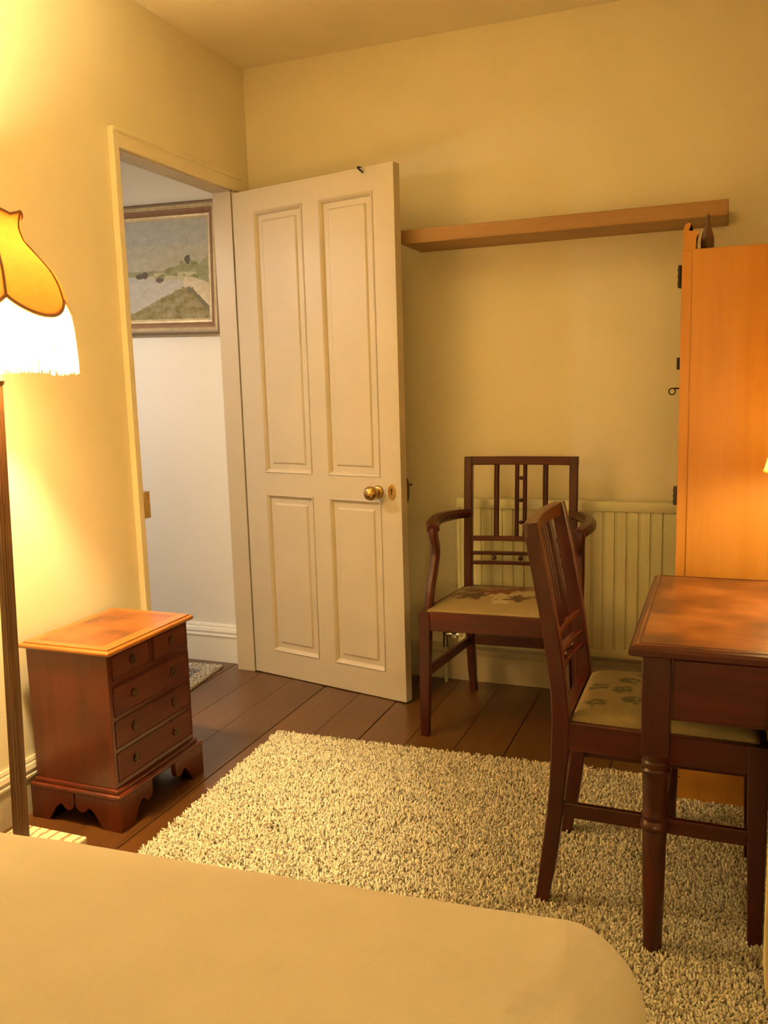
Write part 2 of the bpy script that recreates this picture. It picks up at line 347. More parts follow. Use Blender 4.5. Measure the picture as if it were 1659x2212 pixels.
# ------------------------------------------------------------------ door
def make_door():
    Wd, Hd, Td = .776, 1.992, .040
    root = thing('door_1', 'cream four panel door standing open into the room', None, (.019, -.172, .004), -.2202); root['kind'] = 'structure'
    if 'category' in root: del root['category']
    # local x along the door, y thickness (0 front, +Td back), z up
    px = [(.108, .356), (.436, .684)]; pz = [(.107, .780), (.870, 1.908)]
    bm = B()
    xs = [0, px[0][0], px[0][1], px[1][0], px[1][1], Wd]; zs = [0, pz[0][0], pz[0][1], pz[1][0], pz[1][1], Hd]
    vg = {}
    for side, y in (('f', 0), ('b', Td)):
        for i, xx in enumerate(xs):
            for j, zz in enumerate(zs): vg[side, i, j] = bm.verts.new((xx, y, zz))
    hole = lambda i, j: i in (1, 3) and j in (1, 3)
    for i in range(5):
        for j in range(5):
            if hole(i, j):
                for (a, b) in (((i, j), (i+1, j)), ((i+1, j), (i+1, j+1)), ((i+1, j+1), (i, j+1)), ((i, j+1), (i, j))):
                    bm.faces.new((vg['f', *a], vg['f', *b], vg['b', *b], vg['b', *a]))
                continue
            for s in 'fb': bm.faces.new((vg[s, i, j], vg[s, i+1, j], vg[s, i+1, j+1], vg[s, i, j+1]))
    for i in range(5):
        for j in (0, 5): bm.faces.new((vg['f', i, j], vg['f', i+1, j], vg['b', i+1, j], vg['b', i, j]))
    for j in range(5):
        for i in (0, 5): bm.faces.new((vg['f', i, j], vg['f', i, j+1], vg['b', i, j+1], vg['b', i, j]))
    obj('door_leaf', bm, M['gloss'], root)
    for (x0, x1) in px:
        for (z0, z1) in pz:
            bm = B()
            for sgn, yo in ((1, 0), (-1, Td)):
                # loops: (inset, depth)
                loops = [(0, -.0015), (.003, -.003), (.007, -.0005), (.013, .006), (.016, .0115), (.036, .0115), (.041, .0065), (.0435, .0055)]
                prev = None
                for ins, d in loops:
                    y = yo+sgn*d
                    ring = [bm.verts.new(p) for p in ((x0+ins, y, z0+ins), (x1-ins, y, z0+ins), (x1-ins, y, z1-ins), (x0+ins, y, z1-ins))]
                    if prev:
                        for q in range(4): bm.faces.new((prev[q], prev[(q+1) % 4], ring[(q+1) % 4], ring[q]))
                    prev = ring
                bm.faces.new(prev)
            obj('panel', bm, M['gloss'], root)
    # knob
    kb = lambda prof, c, sgn: lathe(B(), prof, (0, 0, 0), 28, M=Matrix.Translation(c) @ Matrix.Rotation(PI/2*sgn, 4, 'X'))
    knob_prof = [(.0, .0), (.010, 0), (.010, .022), (.012, .026), (.020, .031), (.0265, .040), (.0285, .050), (.0265, .060), (.019, .068), (.010, .0715), (0, .0725)]
    rose_prof = [(0, -.001), (.025, -.001), (.025, .003), (.022, .007), (.018, .010), (0, .010)]
    kk = obj('door_knob', kb(knob_prof, (.672, 0, .815), 1), M['brass'], root, True, label='brass door knob')
    obj('knob_rose', kb(rose_prof, (.672, 0, .815), 1), M['brass'], kk, True)
    kk = obj('door_knob', kb(knob_prof, (.672, Td, .815), -1), M['brass'], root, True)
    bm = B()
    pr = [(.0225*math.cos(a)*.72, .028*math.sin(a)) for a in [2*PI*i/28 for i in range(28)]]
    prism(bm, [(.735+p, .817+q) for p, q in pr], 'y', -.003, 0)
    es = obj('escutcheon', bm, M['brass'], root, True, label='oval brass keyhole plate')
    bm = B(); sphere(bm, (.735, -.003, .826), .0042, 10, (1, .25, 1)); box(bm, (.7335, -.0042, .806), (.7365, -.0028, .826))
    obj('keyhole', bm, M['iron'], es)
    bm = B(); prism(bm, [(Td, .770), (Td, .868), (Td+.014, .864), (Td+.022, .845), (Td+.024, .815), (Td+.020, .785), (Td+.010, .772)], 'x', .690, .772); tube(bm, [(.768, Td+.02, .838), (.768, Td+.045, .838)], .005)
    obj('rim_lock', bm, M['dbrass'], root)
    bm = B(); tube(bm, [(.628, Td*.5, Hd+.004), (.628, -.006, Hd+.003), (.632, -.012, Hd-.002), (.652, -.010, Hd-.020)], .0035, 8)
    obj('coat_hook', bm, M['iron'], root, label='small black hook over the door top')
    for z in (.22, 1.75):
        bm = B(); tube(bm, [(-.004, Td*.5, z-.045), (-.004, Td*.5, z+.045)], .006); box(bm, (-.002, .004, z-.045), (.001, Td-.004, z+.045))
        obj('hinge', bm, M['dbrass'], root)
make_door()

# ------------------------------------------------------------------ hall: picture, mat, lamp
def make_picture():
    Wp, Hp = .72, .545
    root = thing('framed_painting', 'framed harbour landscape painting hanging on the white hall wall', 'painting', (-.092-Wp/2, YH-.0005, 1.736))
    root.rotation_euler = (0, math.radians(1.7), 0)
    def ring(i0, i1, y0, y1, ym, mat, name):
        bm = B(); prev = None
        for ins, y in ((i0, 0), (i0, y0), ((i0+i1)/2, ym), (i1, y1), (i1, 0)):
            r = [bm.verts.new(p) for p in ((-Wp/2+ins, y, -Hp/2+ins), (Wp/2-ins, y, -Hp/2+ins), (Wp/2-ins, y, Hp/2-ins), (-Wp/2+ins, y, Hp/2-ins))]
            if prev:
                for q in range(4): bm.faces.new((prev[q], prev[(q+1) % 4], r[(q+1) % 4], r[q]))
            prev = r
        return obj(name, bm, mat, root)
    gold = metal('pale_gilt', (.66, .55, .34), .5, .35); dark = paint('dark_frame_edge', (.20, .14, .075), .5); brown = paint('red_brown_frame', (.24, .13, .065), .55, .1, 30)
    ring(0, .014, -.030, -.034, -.035, dark, 'frame_edge'); ring(.014, .028, -.034, -.030, -.036, gold, 'gilt_bead')
    ring(.028, .050, -.028, -.016, -.024, brown, 'frame_moulding'); ring(.050, .066, -.014, -.009, -.013, gold, 'gilt_slip')
    wi, hi = Wp-.13, Hp-.13; nx, nz = 190, 130
    def C(u, v):  # u 0..1 along the visible two thirds, v 0 top..1 bottom
        n1 = noise.fractal(Vector((u*9, v*16, 3)), 1, 2, 4); n2 = noise.noise(Vector((u*40, v*60, 9)))
        sky = np.array((.42, .42, .36))*(1-.25*v)+np.array((.02, .0, -.07))*max(0, (v-.2)*2)
        c = sky+.06*n1
        if v < .25: c = c*np.array((.93, .97, 1.06))
        hill = .52-.05*max(0, 1-abs(u-.55)/.25)-.13*max(0, 1-abs(u-.76)/.2)+.015*n1*2
        if v > .55+.01*n2: c = np.array((.44, .43, .39))+.05*n1+.03*n2        # water
        if hill < v < .56+.06*u*(u > .3): c = np.array((.25, .25, .12))+.10*n1+.04*n2
        if .50 < v < .535 and u < .45: c = np.array((.24, .25, .15))+.06*n1
        if u > .3 and .53 < v < .60+.02*n2 and n1 > -.1: c = np.array((.42, .38, .22))+.08*n1
        for (bu, bv, ru, rv) in ((.11, .555, .05, .028), (.18, .545, .04, .035), (.37, .60, .055, .024), (-.1, .56, .05, .03)):
            if ((u-bu)/ru)**2+((v-bv)/rv)**2 < 1+.5*n2: c = np.array((.10, .07, .045))+.03*n2
        if ((u-.735)/.035)**2+((v-.40)/.045)**2 < 1+.6*n2: c = np.array((.085, .085, .045))
        if u > .86 and abs(v-.52) < .14*(u-.8)*5+.04*n1: c = np.array((.24, .25, .13))+.06*n1
        if u > .68 and .58+.35*max(0, u-.8) < v < .70+.9*max(0, u-.72) : c = np.array((.56, .50, .36))+.08*n1+.03*n2
        slope = .93-.25*max(0, u)/.66 if u < .66 else (.68 if u < .80 else .70+(u-.80)*.9)
        if v > slope+.012*n2:
            c = np.array((.24, .20, .085))+.10*n1+.05*n2
            if u > .72 and v < slope+.06: c = np.array((.15, .13, .06))
        return np.clip(c, .02, .9)
    V = []; K = []; F = []
    for j in range(nz+1):
        for i in range(nx+1):
            a, b = i/nx, j/nz; V.append((-wi/2+wi*a, -.007, hi/2-hi*b)); K.append((*C((a-.33)/.67, b), 1))
    for j in range(nz):
        for i in range(nx): q = j*(nx+1)+i; F.append((q, q+1, q+nx+2, q+nx+1))
    mesh_obj('canvas', V, F, M['canvas'], root, col=K)
    bm = B(); box(bm, (-Wp/2+.004, -.0065, -Hp/2+.004), (Wp/2-.004, 0, Hp/2-.004)); obj('backing_board', bm, dark, root)
make_picture()

def tufts(x0, x1, y0, y1, step, h, rad, colf, skip=None, rot=0, c=(0, 0), z0=.003, lean=.6, seg=2):
    """shag pile: bent three-sided yarn tufts, returned as vertex, face and colour arrays (local frame)"""
    gx, gy = np.meshgrid(np.arange(x0, x1, step), np.arange(y0, y1, step)); n = gx.size
    px = gx.ravel()+rng.uniform(-.6, .6, n)*step; py = gy.ravel()+rng.uniform(-.6, .6, n)*step
    if skip is not None:
        keep = ~skip(px, py); px, py = px[keep], py[keep]; n = px.size
    az = rng.uniform(0, 2*PI, n); ln = rng.uniform(.2, 1, n)*lean; hh = h*rng.uniform(.7, 1.15, n); r = rad*rng.uniform(.75, 1.25, n)
    tw = rng.uniform(0, 2*PI, n)
    levels = [(0, .7, 0), (.6, 1.25, .5), (1.0, .75, 1.0)]
    V = np.zeros((n, len(levels)*3, 3))
    for li, (t, rs, bl) in enumerate(levels):
        cx = px+np.cos(az)*ln*hh*bl; cyy = py+np.sin(az)*ln*hh*bl; cz = z0+hh*t*(1-.25*ln*bl)
        for kk in range(3):
            a = tw+kk*2*PI/3
            V[:, li*3+kk] = np.stack((cx+r*rs*np.cos(a), cyy+r*rs*np.sin(a), cz), 1)
    base = (np.arange(n)*9)[:, None]
    tri = []
    for li in range(2):
        for kk in range(3):
            a, b = li*3+kk, li*3+(kk+1) % 3; tri += [(a, b, b+3), (a, b+3, a+3)]
    tri.append((6, 7, 8)); tri = np.array(tri)
    F = (base[:, :, None]+tri[None]).reshape(-1, 3)
    colr = colf(px, py, n); K = np.repeat(colr, 9, axis=0)
    return V.reshape(-1, 3), F, K
def fast_mesh(name, V, F, K, mat, parent, kind='stuff'):
    me = bpy.data.meshes.new(name); nv, nf = len(V), len(F)
    me.vertices.add(nv); me.vertices.foreach_set('co', V.astype(np.float32).ravel())
    me.loops.add(nf*3); me.loops.foreach_set('vertex_index', F.astype(np.int32).ravel())
    me.polygons.add(nf); me.polygons.foreach_set('loop_start', np.arange(0, nf*3, 3, dtype=np.int32)); me.polygons.foreach_set('loop_total', np.full(nf, 3, dtype=np.int32))
    me.polygons.foreach_set('use_smooth', np.ones(nf, dtype=bool))
    me.update(calc_edges=True)
    a = me.color_attributes.new('Col', 'FLOAT_COLOR', 'POINT'); a.data.foreach_set('color', np.c_[K, np.ones(len(K))].astype(np.float32).ravel())
    me.materials.append(mat); o = link(bpy.data.objects.new(name, me), parent); o['kind'] = kind; return o
def hall_mat():
    root = thing('hall_mat', 'pale grey mottled mat on the floorboards in the doorway', 'mat', (-.36, -.47, 0), math.radians(6))
    bm = B(); box(bm, (-.24, -.28, .0008), (.24, .28, .006), .002, 1); obj('mat_backing', bm, M['backing'], root)
    def cf(x, y, n):
        base = np.tile(np.array((.55, .50, .42)), (n, 1)); d = ((np.abs(x) < .17) & (np.abs(y) < .20)); v = rng.uniform(.75, 1.1, n)
        base[d] = (.16, .16, .15); e = rng.random(n) < .25; base[e & d] = (.45, .43, .38)
        return base*v[:, None]
    V, F, K = tufts(-.24, .24, -.28, .28, .0075, .011, .004, cf, z0=.004)
    fast_mesh('mat_pile', V, F, K, M['pile'], root)
hall_mat()
def point(name, parent, loc, power, c, r=.03):
    l = bpy.data.lights.new(name, 'POINT'); l.energy = power; l.color = c; l.shadow_soft_size = r
    o = link(bpy.data.objects.new(name, l), parent); o.location = loc; return o
def pendant(loc, label, power, c, drop, group=None):
    """ceiling pendant: rose, flex, holder, glass globe"""
    root = thing('pendant_lamp', label, 'lamp', loc)
    bm = B(); lathe(bm, [(0, 0), (.05, 0), (.05, -.008), (.03, -.025), (0, -.027)]); obj('ceiling_rose', bm, M['hallgloss'], root, True)
    bm = B(); tube(bm, [(0, 0, -.02), (0, 0, -drop)], .004); obj('flex', bm, M['hallgloss'], root)
    bm = B(); lathe(bm, [(0, -drop), (.018, -drop), (.02, -drop-.05), (0, -drop-.05)]); obj('bulb_holder', bm, M['hallgloss'], root, True)
    bm = B(); sphere(bm, (0, 0, -drop-.09), .045); obj('bulb', bm, bulbmat('pendant_bulb', c, 40), root, True)
    n = 40; V = []; F = []
    for r, z in ((.13, -drop-.105), (.05, -drop+.01)):
        for i in range(n): a = 2*PI*i/n; V.append((r*math.cos(a), r*math.sin(a), z))
    for i in range(n): F.append((i, (i+1) % n, n+(i+1) % n, n+i))
    sh = mesh_obj('lamp_shade', V, F, M['hallgloss'], root, True); md = sh.modifiers.new('thickness', 'SOLIDIFY'); md.thickness = .003
    point('bulb_light', root, (0, 0, -drop-.09), power, c, .06)
pendant((-.80, -1.30, HC), 'ceiling pendant lamp lighting the hall', P_HALL, HALLC, .50)

# ------------------------------------------------------------------ radiator
def make_radiator():
    x0, x1, z0, z1, yf, yb = .910, 1.757, .168, .768, -.080, -.040
    root = thing('radiator', 'cream fluted panel radiator under the shelf behind the armchair', 'radiator', (x0, 0, 0))
    L = x1-x0
    prof = []; pitch = .0425; xx = .012
    prof.append((0, yf))
    while xx+pitch < L-.005:
        prof += [(xx, yf), (xx+.003, yf+.007), (xx+.008, yf+.007), (xx+.011, yf)]; xx += pitch
    prof.append((L, yf)); prof += [(L, yf+.014), (0, yf+.014)]
    bm = B(); prism(bm, prof, 'z', z0+.03, z1-.036); obj('fluted_panel', bm, M['rad'], root)
    bm = B(); box(bm, (-.002, yf-.006, z1-.038), (L+.002, yb, z1), .006); obj('top_rail', bm, M['rad'], root, True)
    bm = B(); box(bm, (-.001, yf-.003, z0), (L+.001, yf+.016, z0+.034), .005); obj('bottom_rail', bm, M['rad'], root, True)
    bm = B(); box(bm, (0, yb-.012, z0), (L, yb, z1-.03), .003); obj('back_panel', bm, M['rad'], root)
    for s in (0, L-.006):
        bm = B(); box(bm, (s, yf+.01, z0+.02), (s+.006, yb-.004, z1-.02)); obj('side_panel', bm, M['rad'], root)
    for s in (.12, L-.15):
        bm = B(); box(bm, (s, yb-.004, z0+.1), (s+.03, .0, z1-.1)); obj('bracket', bm, M['rad'], root)
    bm = B(); tube(bm, [(.002, -.06, .205), (-.062, -.06, .205)], .012, 12); tube(bm, [(-.030, -.06, .205), (-.012, -.06, .205)], .017, 6); tube(bm, [(-.060, -.06, .235), (-.060, -.06, .150)], .012, 12)
    v = obj('valve', bm, M['chrome'], root, True, label='chrome radiator valve')
    bm = B(); lathe(bm, [(0, .225), (.016, .225), (.018, .232), (.016, .262), (.010, .268), (0, .268)], (-.060, -.06, 0), 16); obj('valve_cap', bm, M['iron'], v, True, label='black valve cap')
    bm = B(); tube(bm, [(-.060, -.06, .16), (-.060, -.06, 0)], .008, 12); obj('pipe', bm, M['gloss'], root, True)
make_radiator()
# ------------------------------------------------------------------ shelf
root = thing('wall_shelf', 'long thick pine shelf fixed to the wall above the radiator', 'shelf', (.758, 0, 1.729))
bm = B(); box(bm, (0, -.229, 0), (1.123, -.0, .050), .0025); obj('shelf_board', bm, M['pine'], root)
for xx in (.16, .56, .96):
    bm = B(); box(bm, (xx, -.02, .016), (xx+.03, .0, .036)); obj('fixing_batten', bm, M['pine'], root)

# ------------------------------------------------------------------ rug
LEGS = []
def make_rug():
    a = math.radians(2.2); root = thing('shag_rug', 'cream and beige shaggy rug on the floorboards', 'rug', (.452, -.770, .001), a)
    Lx, Ly = 1.84, 1.95
    bm = B(); box(bm, (0, -Ly, 0), (Lx, 0, .004)); obj('rug_backing', bm, M['backing'], root)
    ca, sa = math.cos(a), math.sin(a)
    def skip(x, y):
        wx = .452+x*ca-y*sa; wy = -.770+x*sa+y*ca
        m = ((wx > 1.76) & (wy > -.845)) | (wy < -2.52)
        for lx, ly, r in LEGS: m |= (np.abs(wx-lx) < r) & (np.abs(wy-ly) < r)
        return m
    pal = np.array(((.80, .73, .58), (.74, .66, .50), (.64, .55, .40), (.46, .38, .26), (.30, .24, .16)))
    pr = np.array((.34, .30, .18, .11, .07))
    def cf(x, y, n): return pal[rng.choice(5, n, p=pr)]*rng.uniform(.88, 1.1, n)[:, None]
    V, F, K = tufts(-.004, Lx+.004, -Ly, .004, .0053, .019, .0029, cf, skip, z0=.003, lean=.6)
    fast_mesh('rug_pile', V, F, K, M['pile'], root)

# ------------------------------------------------------------------ bedside chest
def make_chest():
    X0, X1, Y0, Y1 = .035, .353, -1.507, -1.097
    root = thing('bedside_chest', 'small yew wood chest of drawers with bracket feet beside the doorway', 'chest', (X0, Y0, 0))
    D, Wc = X1-X0, Y1-Y0   # local: x depth (front at D), y width
    bm = B(); box(bm, (.014, .016, .112), (D-.020, Wc-.016, .509), .002); obj('carcass', bm, M['yew_z'], root)
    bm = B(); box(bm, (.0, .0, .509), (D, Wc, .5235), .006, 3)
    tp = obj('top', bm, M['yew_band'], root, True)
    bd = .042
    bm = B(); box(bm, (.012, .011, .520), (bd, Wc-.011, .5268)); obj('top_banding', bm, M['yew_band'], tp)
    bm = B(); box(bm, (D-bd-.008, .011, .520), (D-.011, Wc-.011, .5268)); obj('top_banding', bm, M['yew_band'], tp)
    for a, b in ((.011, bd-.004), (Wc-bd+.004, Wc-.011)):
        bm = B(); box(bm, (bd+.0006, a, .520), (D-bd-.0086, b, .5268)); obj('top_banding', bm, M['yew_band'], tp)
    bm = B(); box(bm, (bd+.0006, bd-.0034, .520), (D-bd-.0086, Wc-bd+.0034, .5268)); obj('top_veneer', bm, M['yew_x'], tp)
    bm = B(); box(bm, (-.0, -.002, .093), (D+.002, Wc+.002, .108), .005, 3); box(bm, (.008, .008, .104), (D-.010, Wc-.008, .120), .005, 2); obj('base_moulding', bm, M['yew_z'], root, True)
    fx = D-.020
    def drawer(y0, y1, z0, z1, hs):
        y0 -= Y0; y1 -= Y0
        bm = B(); box(bm, (fx-.01, y0+.0045, z0+.0045), (fx+.0022, y1-.0045, z1-.0045), .001)
        d = obj('drawer', bm, M['yew_y'], root)
        bm = B()
        for a in ((y0, z0, y1, z0+.0035), (y0, z1-.0035, y1, z1), (y0, z0, y0+.0035, z1), (y1-.0035, z0, y1, z1)): box(bm, (fx-.004, a[0], a[1]), (fx+.0035, a[2], a[3]), .0008, 1)
        obj('cock_bead', bm, M['yew_z'], d)
        zc = (z0+z1)/2+.002
        for h in hs:
            h -= Y0; bm = B()
            pr = [(h+.0105*math.cos(t), zc+.0135*math.sin(t)) for t in [2*PI*i/20 for i in range(20)]]; prism(bm, pr, 'x', fx+.001, fx+.005)
            tube(bm, [(fx+.004, h, zc+.004), (fx+.011, h, zc+.004)], .0032)
            tube(bm, [(fx+.0095+.002*math.sin(t), h+.0085*math.sin(t), zc-.003+.009*math.cos(t)) for t in [2*PI*i/16 for i in range(16)]], .0018, 6, True)
            obj('ring_handle', bm, M['dbrass'], d)
    drawer(-1.473, -1.306, .430, .502, (-1.388,)); drawer(-1.286, -1.118, .430, .502, (-1.202,))
    drawer(-1.475, -1.118, .325, .412, (-1.392, -1.203)); drawer(-1.477, -1.118, .232, .312, (-1.397, -1.207)); drawer(-1.478, -1.118, .134, .220, (-1.402, -1.210))
    out = [(0, 0), (0, .095), (.148, .095), (.148, .066), (.146, .054), (.139, .045), (.128, .041), (.117, .045), (.109, .054), (.103, .058), (.094, .054), (.083, .042), (.073, .026), (.064, .011), (.060, 0)]
    for cx, sx in ((0, 1), (D, -1)):
        for cy, sy in ((0, 1), (Wc, -1)):
            bm = B()
            sc = (D/2-.004)/.148
            prism(bm, [(cx+sx*(p*sc+.0015), z) for p, z in out], 'y', cy+sy*.0004, cy+sy*.016)
            if sx < 0: prism(bm, [(cy+sy*p, z) for p, z in out], 'x', cx, cx+sx*.016)
            else: box(bm, (cx+.0008, cy+sy*.001, 0), (cx+.016, cy+sy*.05, .095))
            obj('bracket_foot', bm, M['yew_z'], root)
make_chest()

# ------------------------------------------------------------------ chairs
def seat_pad(hw_f, hw_b, yf, yb, z0, dome, style):
    n = 64; V = []; K = []; F = []
    def col(u, v):  # u -1..1, v -1 front .. 1 back
        n1 = noise.fractal(Vector((u*4, v*4, style*7)), 1, 2, 4); n2 = noise.noise(Vector((u*18, v*18, 5)))
        c = np.array((.26, .195, .095))*(1+.10*n1+.06*n2)
        if style == 1:
            blobs = [(-.30, -.12, .17, (.10, .055, .03)), (-.02, .12, .20, (.20, .055, .03)), (.22, -.22, .14, (.10, .05, .025)), (.05, -.15, .13, (.45, .36, .20)), (.35, .10, .17, (.42, .34, .19)), (-.35, .22, .13, (.15, .08, .045)), (-.12, .40, .15, (.26, .15, .07)), (.2, .38, .14, (.18, .07, .04)), (.52, -.1, .12, (.18, .10, .05)), (-.55, .05, .11, (.17, .10, .05)), (.55, .35, .12, (.13, .09, .05)), (.08, -.42, .09, (.46, .38, .22)), (-.5, .45, .1, (.14, .10, .05)), (.0, .65, .1, (.16, .09, .05))]
        else:
            blobs = [(x, y, .12, (.10, .085, .045)) for x, y in ((-.45, .35), (-.1, .5), (.3, .45), (-.5, -.2), (-.1, -.05), (.32, .0), (.55, -.35), (-.25, -.5), (.15, -.45), (.6, .25), (0, .8), (-.6, .75))]
        for (x, y, r, k) in blobs:
            if style == 1: x, y, r = x*1.25-.16, y*1.2+.02, r*1.30
            a = math.atan2(v-y, u-x); d = math.hypot(u-x, v-y); rr = r*(1+(.28 if style == 1 else .12)*math.sin(5*a+x*9)+.55*n2)
            if d < rr: c = np.array(k)*(.8 if style == 1 else 1)*(1+.3*n2) if (style == 1 or n2 > -.25) else c
        return np.clip(c, .02, .9)
    for j in range(n+1):
        for i in range(n+1):
            u, v = -1+2*i/n, -1+2*j/n
            hw = hw_f+(hw_b-hw_f)*(v+1)/2; e = max(abs(u), abs(v)); q = (1-u**6)*(1-v**6)
            q = (1-u**10)*(1-v**10); z = z0+(.006 if style == 1 else .024)*q**.6+(dome if style == 1 else dome*.5)*(1-u*u)**.8*(1-v*v)**.8+ (0 if e < 1 else -.012)
            V.append((u*hw*(1 if e < 1 else .998), yf+(yb-yf)*(v+1)/2, z)); K.append((*col(u, v), 1))
    for j in range(n):
        for i in range(n): q = j*(n+1)+i; F.append((q, q+1, q+n+2, q+n+1))
    b0 = len(V)
    for x, y in ((-hw_f, yf), (hw_f, yf), (hw_b, yb), (-hw_b, yb)): V.append((x, y, z0-.012)); K.append((.3, .22, .1, 1))
    F.append((b0, b0+1, b0+2, b0+3))
    return V, F, K
def make_chair(name, label, loc, rz, hf, hb, yf, yb, foot_y, top_y, seat_z, top_z, style, arms):
    """local: x across, front at -y; hf/hb half widths outside front/back legs"""
    root = thing(name, label, 'chair', loc, rz)
    PW, PD = .030, .036   # back post size
    # back posts = rear legs, one bar each
    def by(z):  # y of the back line at height z
        if z < seat_z: t = z/seat_z; return foot_y+(yb-foot_y)*(1-(1-t)**1.7)
        t = (z-seat_z)/(top_z-seat_z); return yb+(top_y-yb)*t**1.4
    xin = hb-PW/2
    zs = [0, .05, .1, .16, .22, .3, .38, seat_z, .52, .6, .7, .8, .88, top_z]
    for s in (-1, 1):
        pts = [(s*(xin+(0 if z > seat_z else 0)), by(z), z) for z in zs]
        wd = [PW*(.9 if z < .1 else 1.0) for z in zs]; dp = [PD*(.85 if z < .1 else 1.12 if .3 < z < .5 else .95 if z > .8 else 1.) for z in zs]
        bm = B(); sweep(bm, pts, wd, dp, (1, 0, 0), .003); obj('rear_leg', bm, M['mah_z'], root)
    bow = -.0 
    def rail(name, z0, z1, x0, x1, dep, curve=.016, mat='mah_x', fwd=0.0):
        bm = B(); n = 10; pts = []
        zc = (z0+z1)/2
        for i in range(n+1):
            t = i/n; xx = x0+(x1-x0)*t; pts.append((xx, by(zc)+curve*(1-(2*t-1)**2)+fwd, zc))
        sweep(bm, pts, dep, z1-z0, (0, 1, 0), .0025); return obj(name, bm, M[mat], root)
    ti = xin-PW/2+.002
    tr = rail('top_rail', top_z-.030, top_z+.001, -hb+.001, hb-.001, .028)
    H = top_z-seat_z
    zc1 = seat_z+.37*H; zl1 = seat_z+.255*H; zl2 = seat_z+.180*H
    rail('cross_rail', zc1-.009, zc1+.009, -ti, ti, .020); rail('lower_rail', zl1-.0065, zl1+.0065, -ti, ti, .018); rail('lower_rail', zl2-.0065, zl2+.0065, -ti, ti, .018)
    def cur(xx): return .016*(1-((xx/hb))**2)
    for fx, wdt in ((-.5, .019), (-.082, .015), (.082, .015), (.5, .019)):
        xx = fx*ti; bm = B()
        pts = [(xx, by(z)+cur(xx), z) for z in [zc1+(top_z-.02-zc1)*i/6 for i in range(7)]]
        sweep(bm, pts, wdt, .014, (1, 0, 0), .003)
        for ox in (-wdt*.28, wdt*.28): sweep(bm, [(p[0]+ox, p[1]-.006, p[2]) for p in pts], wdt*.22, .006, (1, 0, 0), .0015)
        obj('splat_bar', bm, M['mah_z'], root)
    for t in (.22, .52, .82):
        z = zc1+(top_z-.03-zc1)*t; bm = B(); sphere(bm, (0, by(z)+cur(0), z), .0078); obj('bead', bm, M['mah_z'], root, True)
    for t in (-.55, 0, .55):
        z = (zl1+zl2)/2; bm = B(); sphere(bm, (t*ti, by(z)+cur(t*ti), z), .0095); obj('bead', bm, M['mah_z'], root, True)
    # front legs, square and tapered on the inside
    LW = .040
    for s in (-1, 1):
        bm = B(); pts = []; wx = []
        for z in (0, .1, .25, seat_z-.07, seat_z-.002):
            w_ = LW*(.72+.28*min(1, z/(seat_z-.07))); pts.append((s*(hf-w_/2), yf+w_/2, z)); wx.append(w_)
        sweep(bm, pts, wx, wx, (1, 0, 0), .002); obj('front_leg', bm, M['mah_z'], root)
    # seat rails
    rz0, rz1 = seat_z-.066, seat_z-.001
    bm = B(); box(bm, (-hf+LW, yf+.002, rz0), (hf-LW, yf+.026, rz1), .002); obj('seat_rail', bm, M['mah_x'], root)
    bm = B(); box(bm, (-hb+PW, yb-.014, rz0), (hb-PW, yb+.012, rz1), .002); obj('seat_rail', bm, M['mah_x'], root)
    for s in (-1, 1):
        bm = B(); sweep(bm, [(s*(hf-.014), yf+LW-.002, (rz0+rz1)/2), (s*(hb-.014), yb-.012, (rz0+rz1)/2)], .024, rz1-rz0, (1, 0, 0), .002); obj('seat_rail', bm, M['mah_y'], root)
    V, F, K = seat_pad(hf-.016, hb-.012, yf+.014, yb-.018, seat_z-.002, .022, style)
    mesh_obj('seat_pad', V, F, M['seat'], root, True, K)
    # stretchers
    zs_ = .225 if style == 1 else .245
    for s in (-1, 1):
        bm = B(); sweep(bm, [(s*(hf-LW*.5), yf+LW*.7, zs_), (s*(hb-.014), by(zs_)-.01, zs_)], .016, .034, (1, 0, 0), .002); obj('stretcher', bm, M['mah_y'], root)
    if style == 1:
        zz = .225; bm = B(); box(bm, (-hb+PW-.004, by(zz)-.009, zz-.019), (hb-PW+.004, by(zz)+.009, zz+.019), .002); obj('stretcher', bm, M['mah_x'], root)
    else:
        bm = B(); ym = (yf+yb)/2; box(bm, (-(hf+hb)/2+.018, ym-.009, .228), ((hf+hb)/2-.018, ym+.009, .262), .002); obj('stretcher', bm, M['mah_x'], root)
    if arms:
        az = seat_z+.276
        for s in (-1, 1):
            y0 = by(az)
            pts = smoothpath([(s*(hb-.020), y0-.006, az+.002), (s*(hb+.022), y0-.075, az+.006), (s*(hb+.056), y0-.170, az+.006), (s*(hb+.060), y0-.245, az-.001), (s*(hb+.046), y0-.300, az-.008), (s*(hb+.040), y0-.318, az-.011)], 6)
            n_ = len(pts)
            bm = B(); sweep(bm, pts, [.028+.020*math.sin(PI*min(1, (i+1)/n_)*.72) for i in range(n_)], [.032+.004*math.sin(PI*i/n_) for i in range(n_)], (1, 0, 0), .011)
            obj('arm', bm, M['mah_y'], root, True)
            a = pts[-6]
            pts = smoothpath([(s*(hf-.020), yf+.070, seat_z-.060), (s*(hf-.020), yf+.072, seat_z+.002), (s*(hf-.022), yf+.088, seat_z+.060), (s*(hf-.024), yf+.128, seat_z+.125), (s*(hf-.026), yf+.150, seat_z+.185), (s*(hf-.024), yf+.132, seat_z+.240), (a.x, a.y, a.z-.004)], 6)
            bm = B(); sweep(bm, pts, .028, [.046-.010*math.sin(PI*i/len(pts)) for i in range(len(pts))], (1, 0, 0), .008); obj('arm_support', bm, M['mah_z'], root, True)
    return root
make_chair('armchair', 'mahogany armchair with floral tapestry seat in front of the radiator', (1.193, -.360, 0), math.radians(3), .278, .212, -.240, .185, .255, .222, .447, .938, 1, True)
CH = (1.760, -1.288, .004)
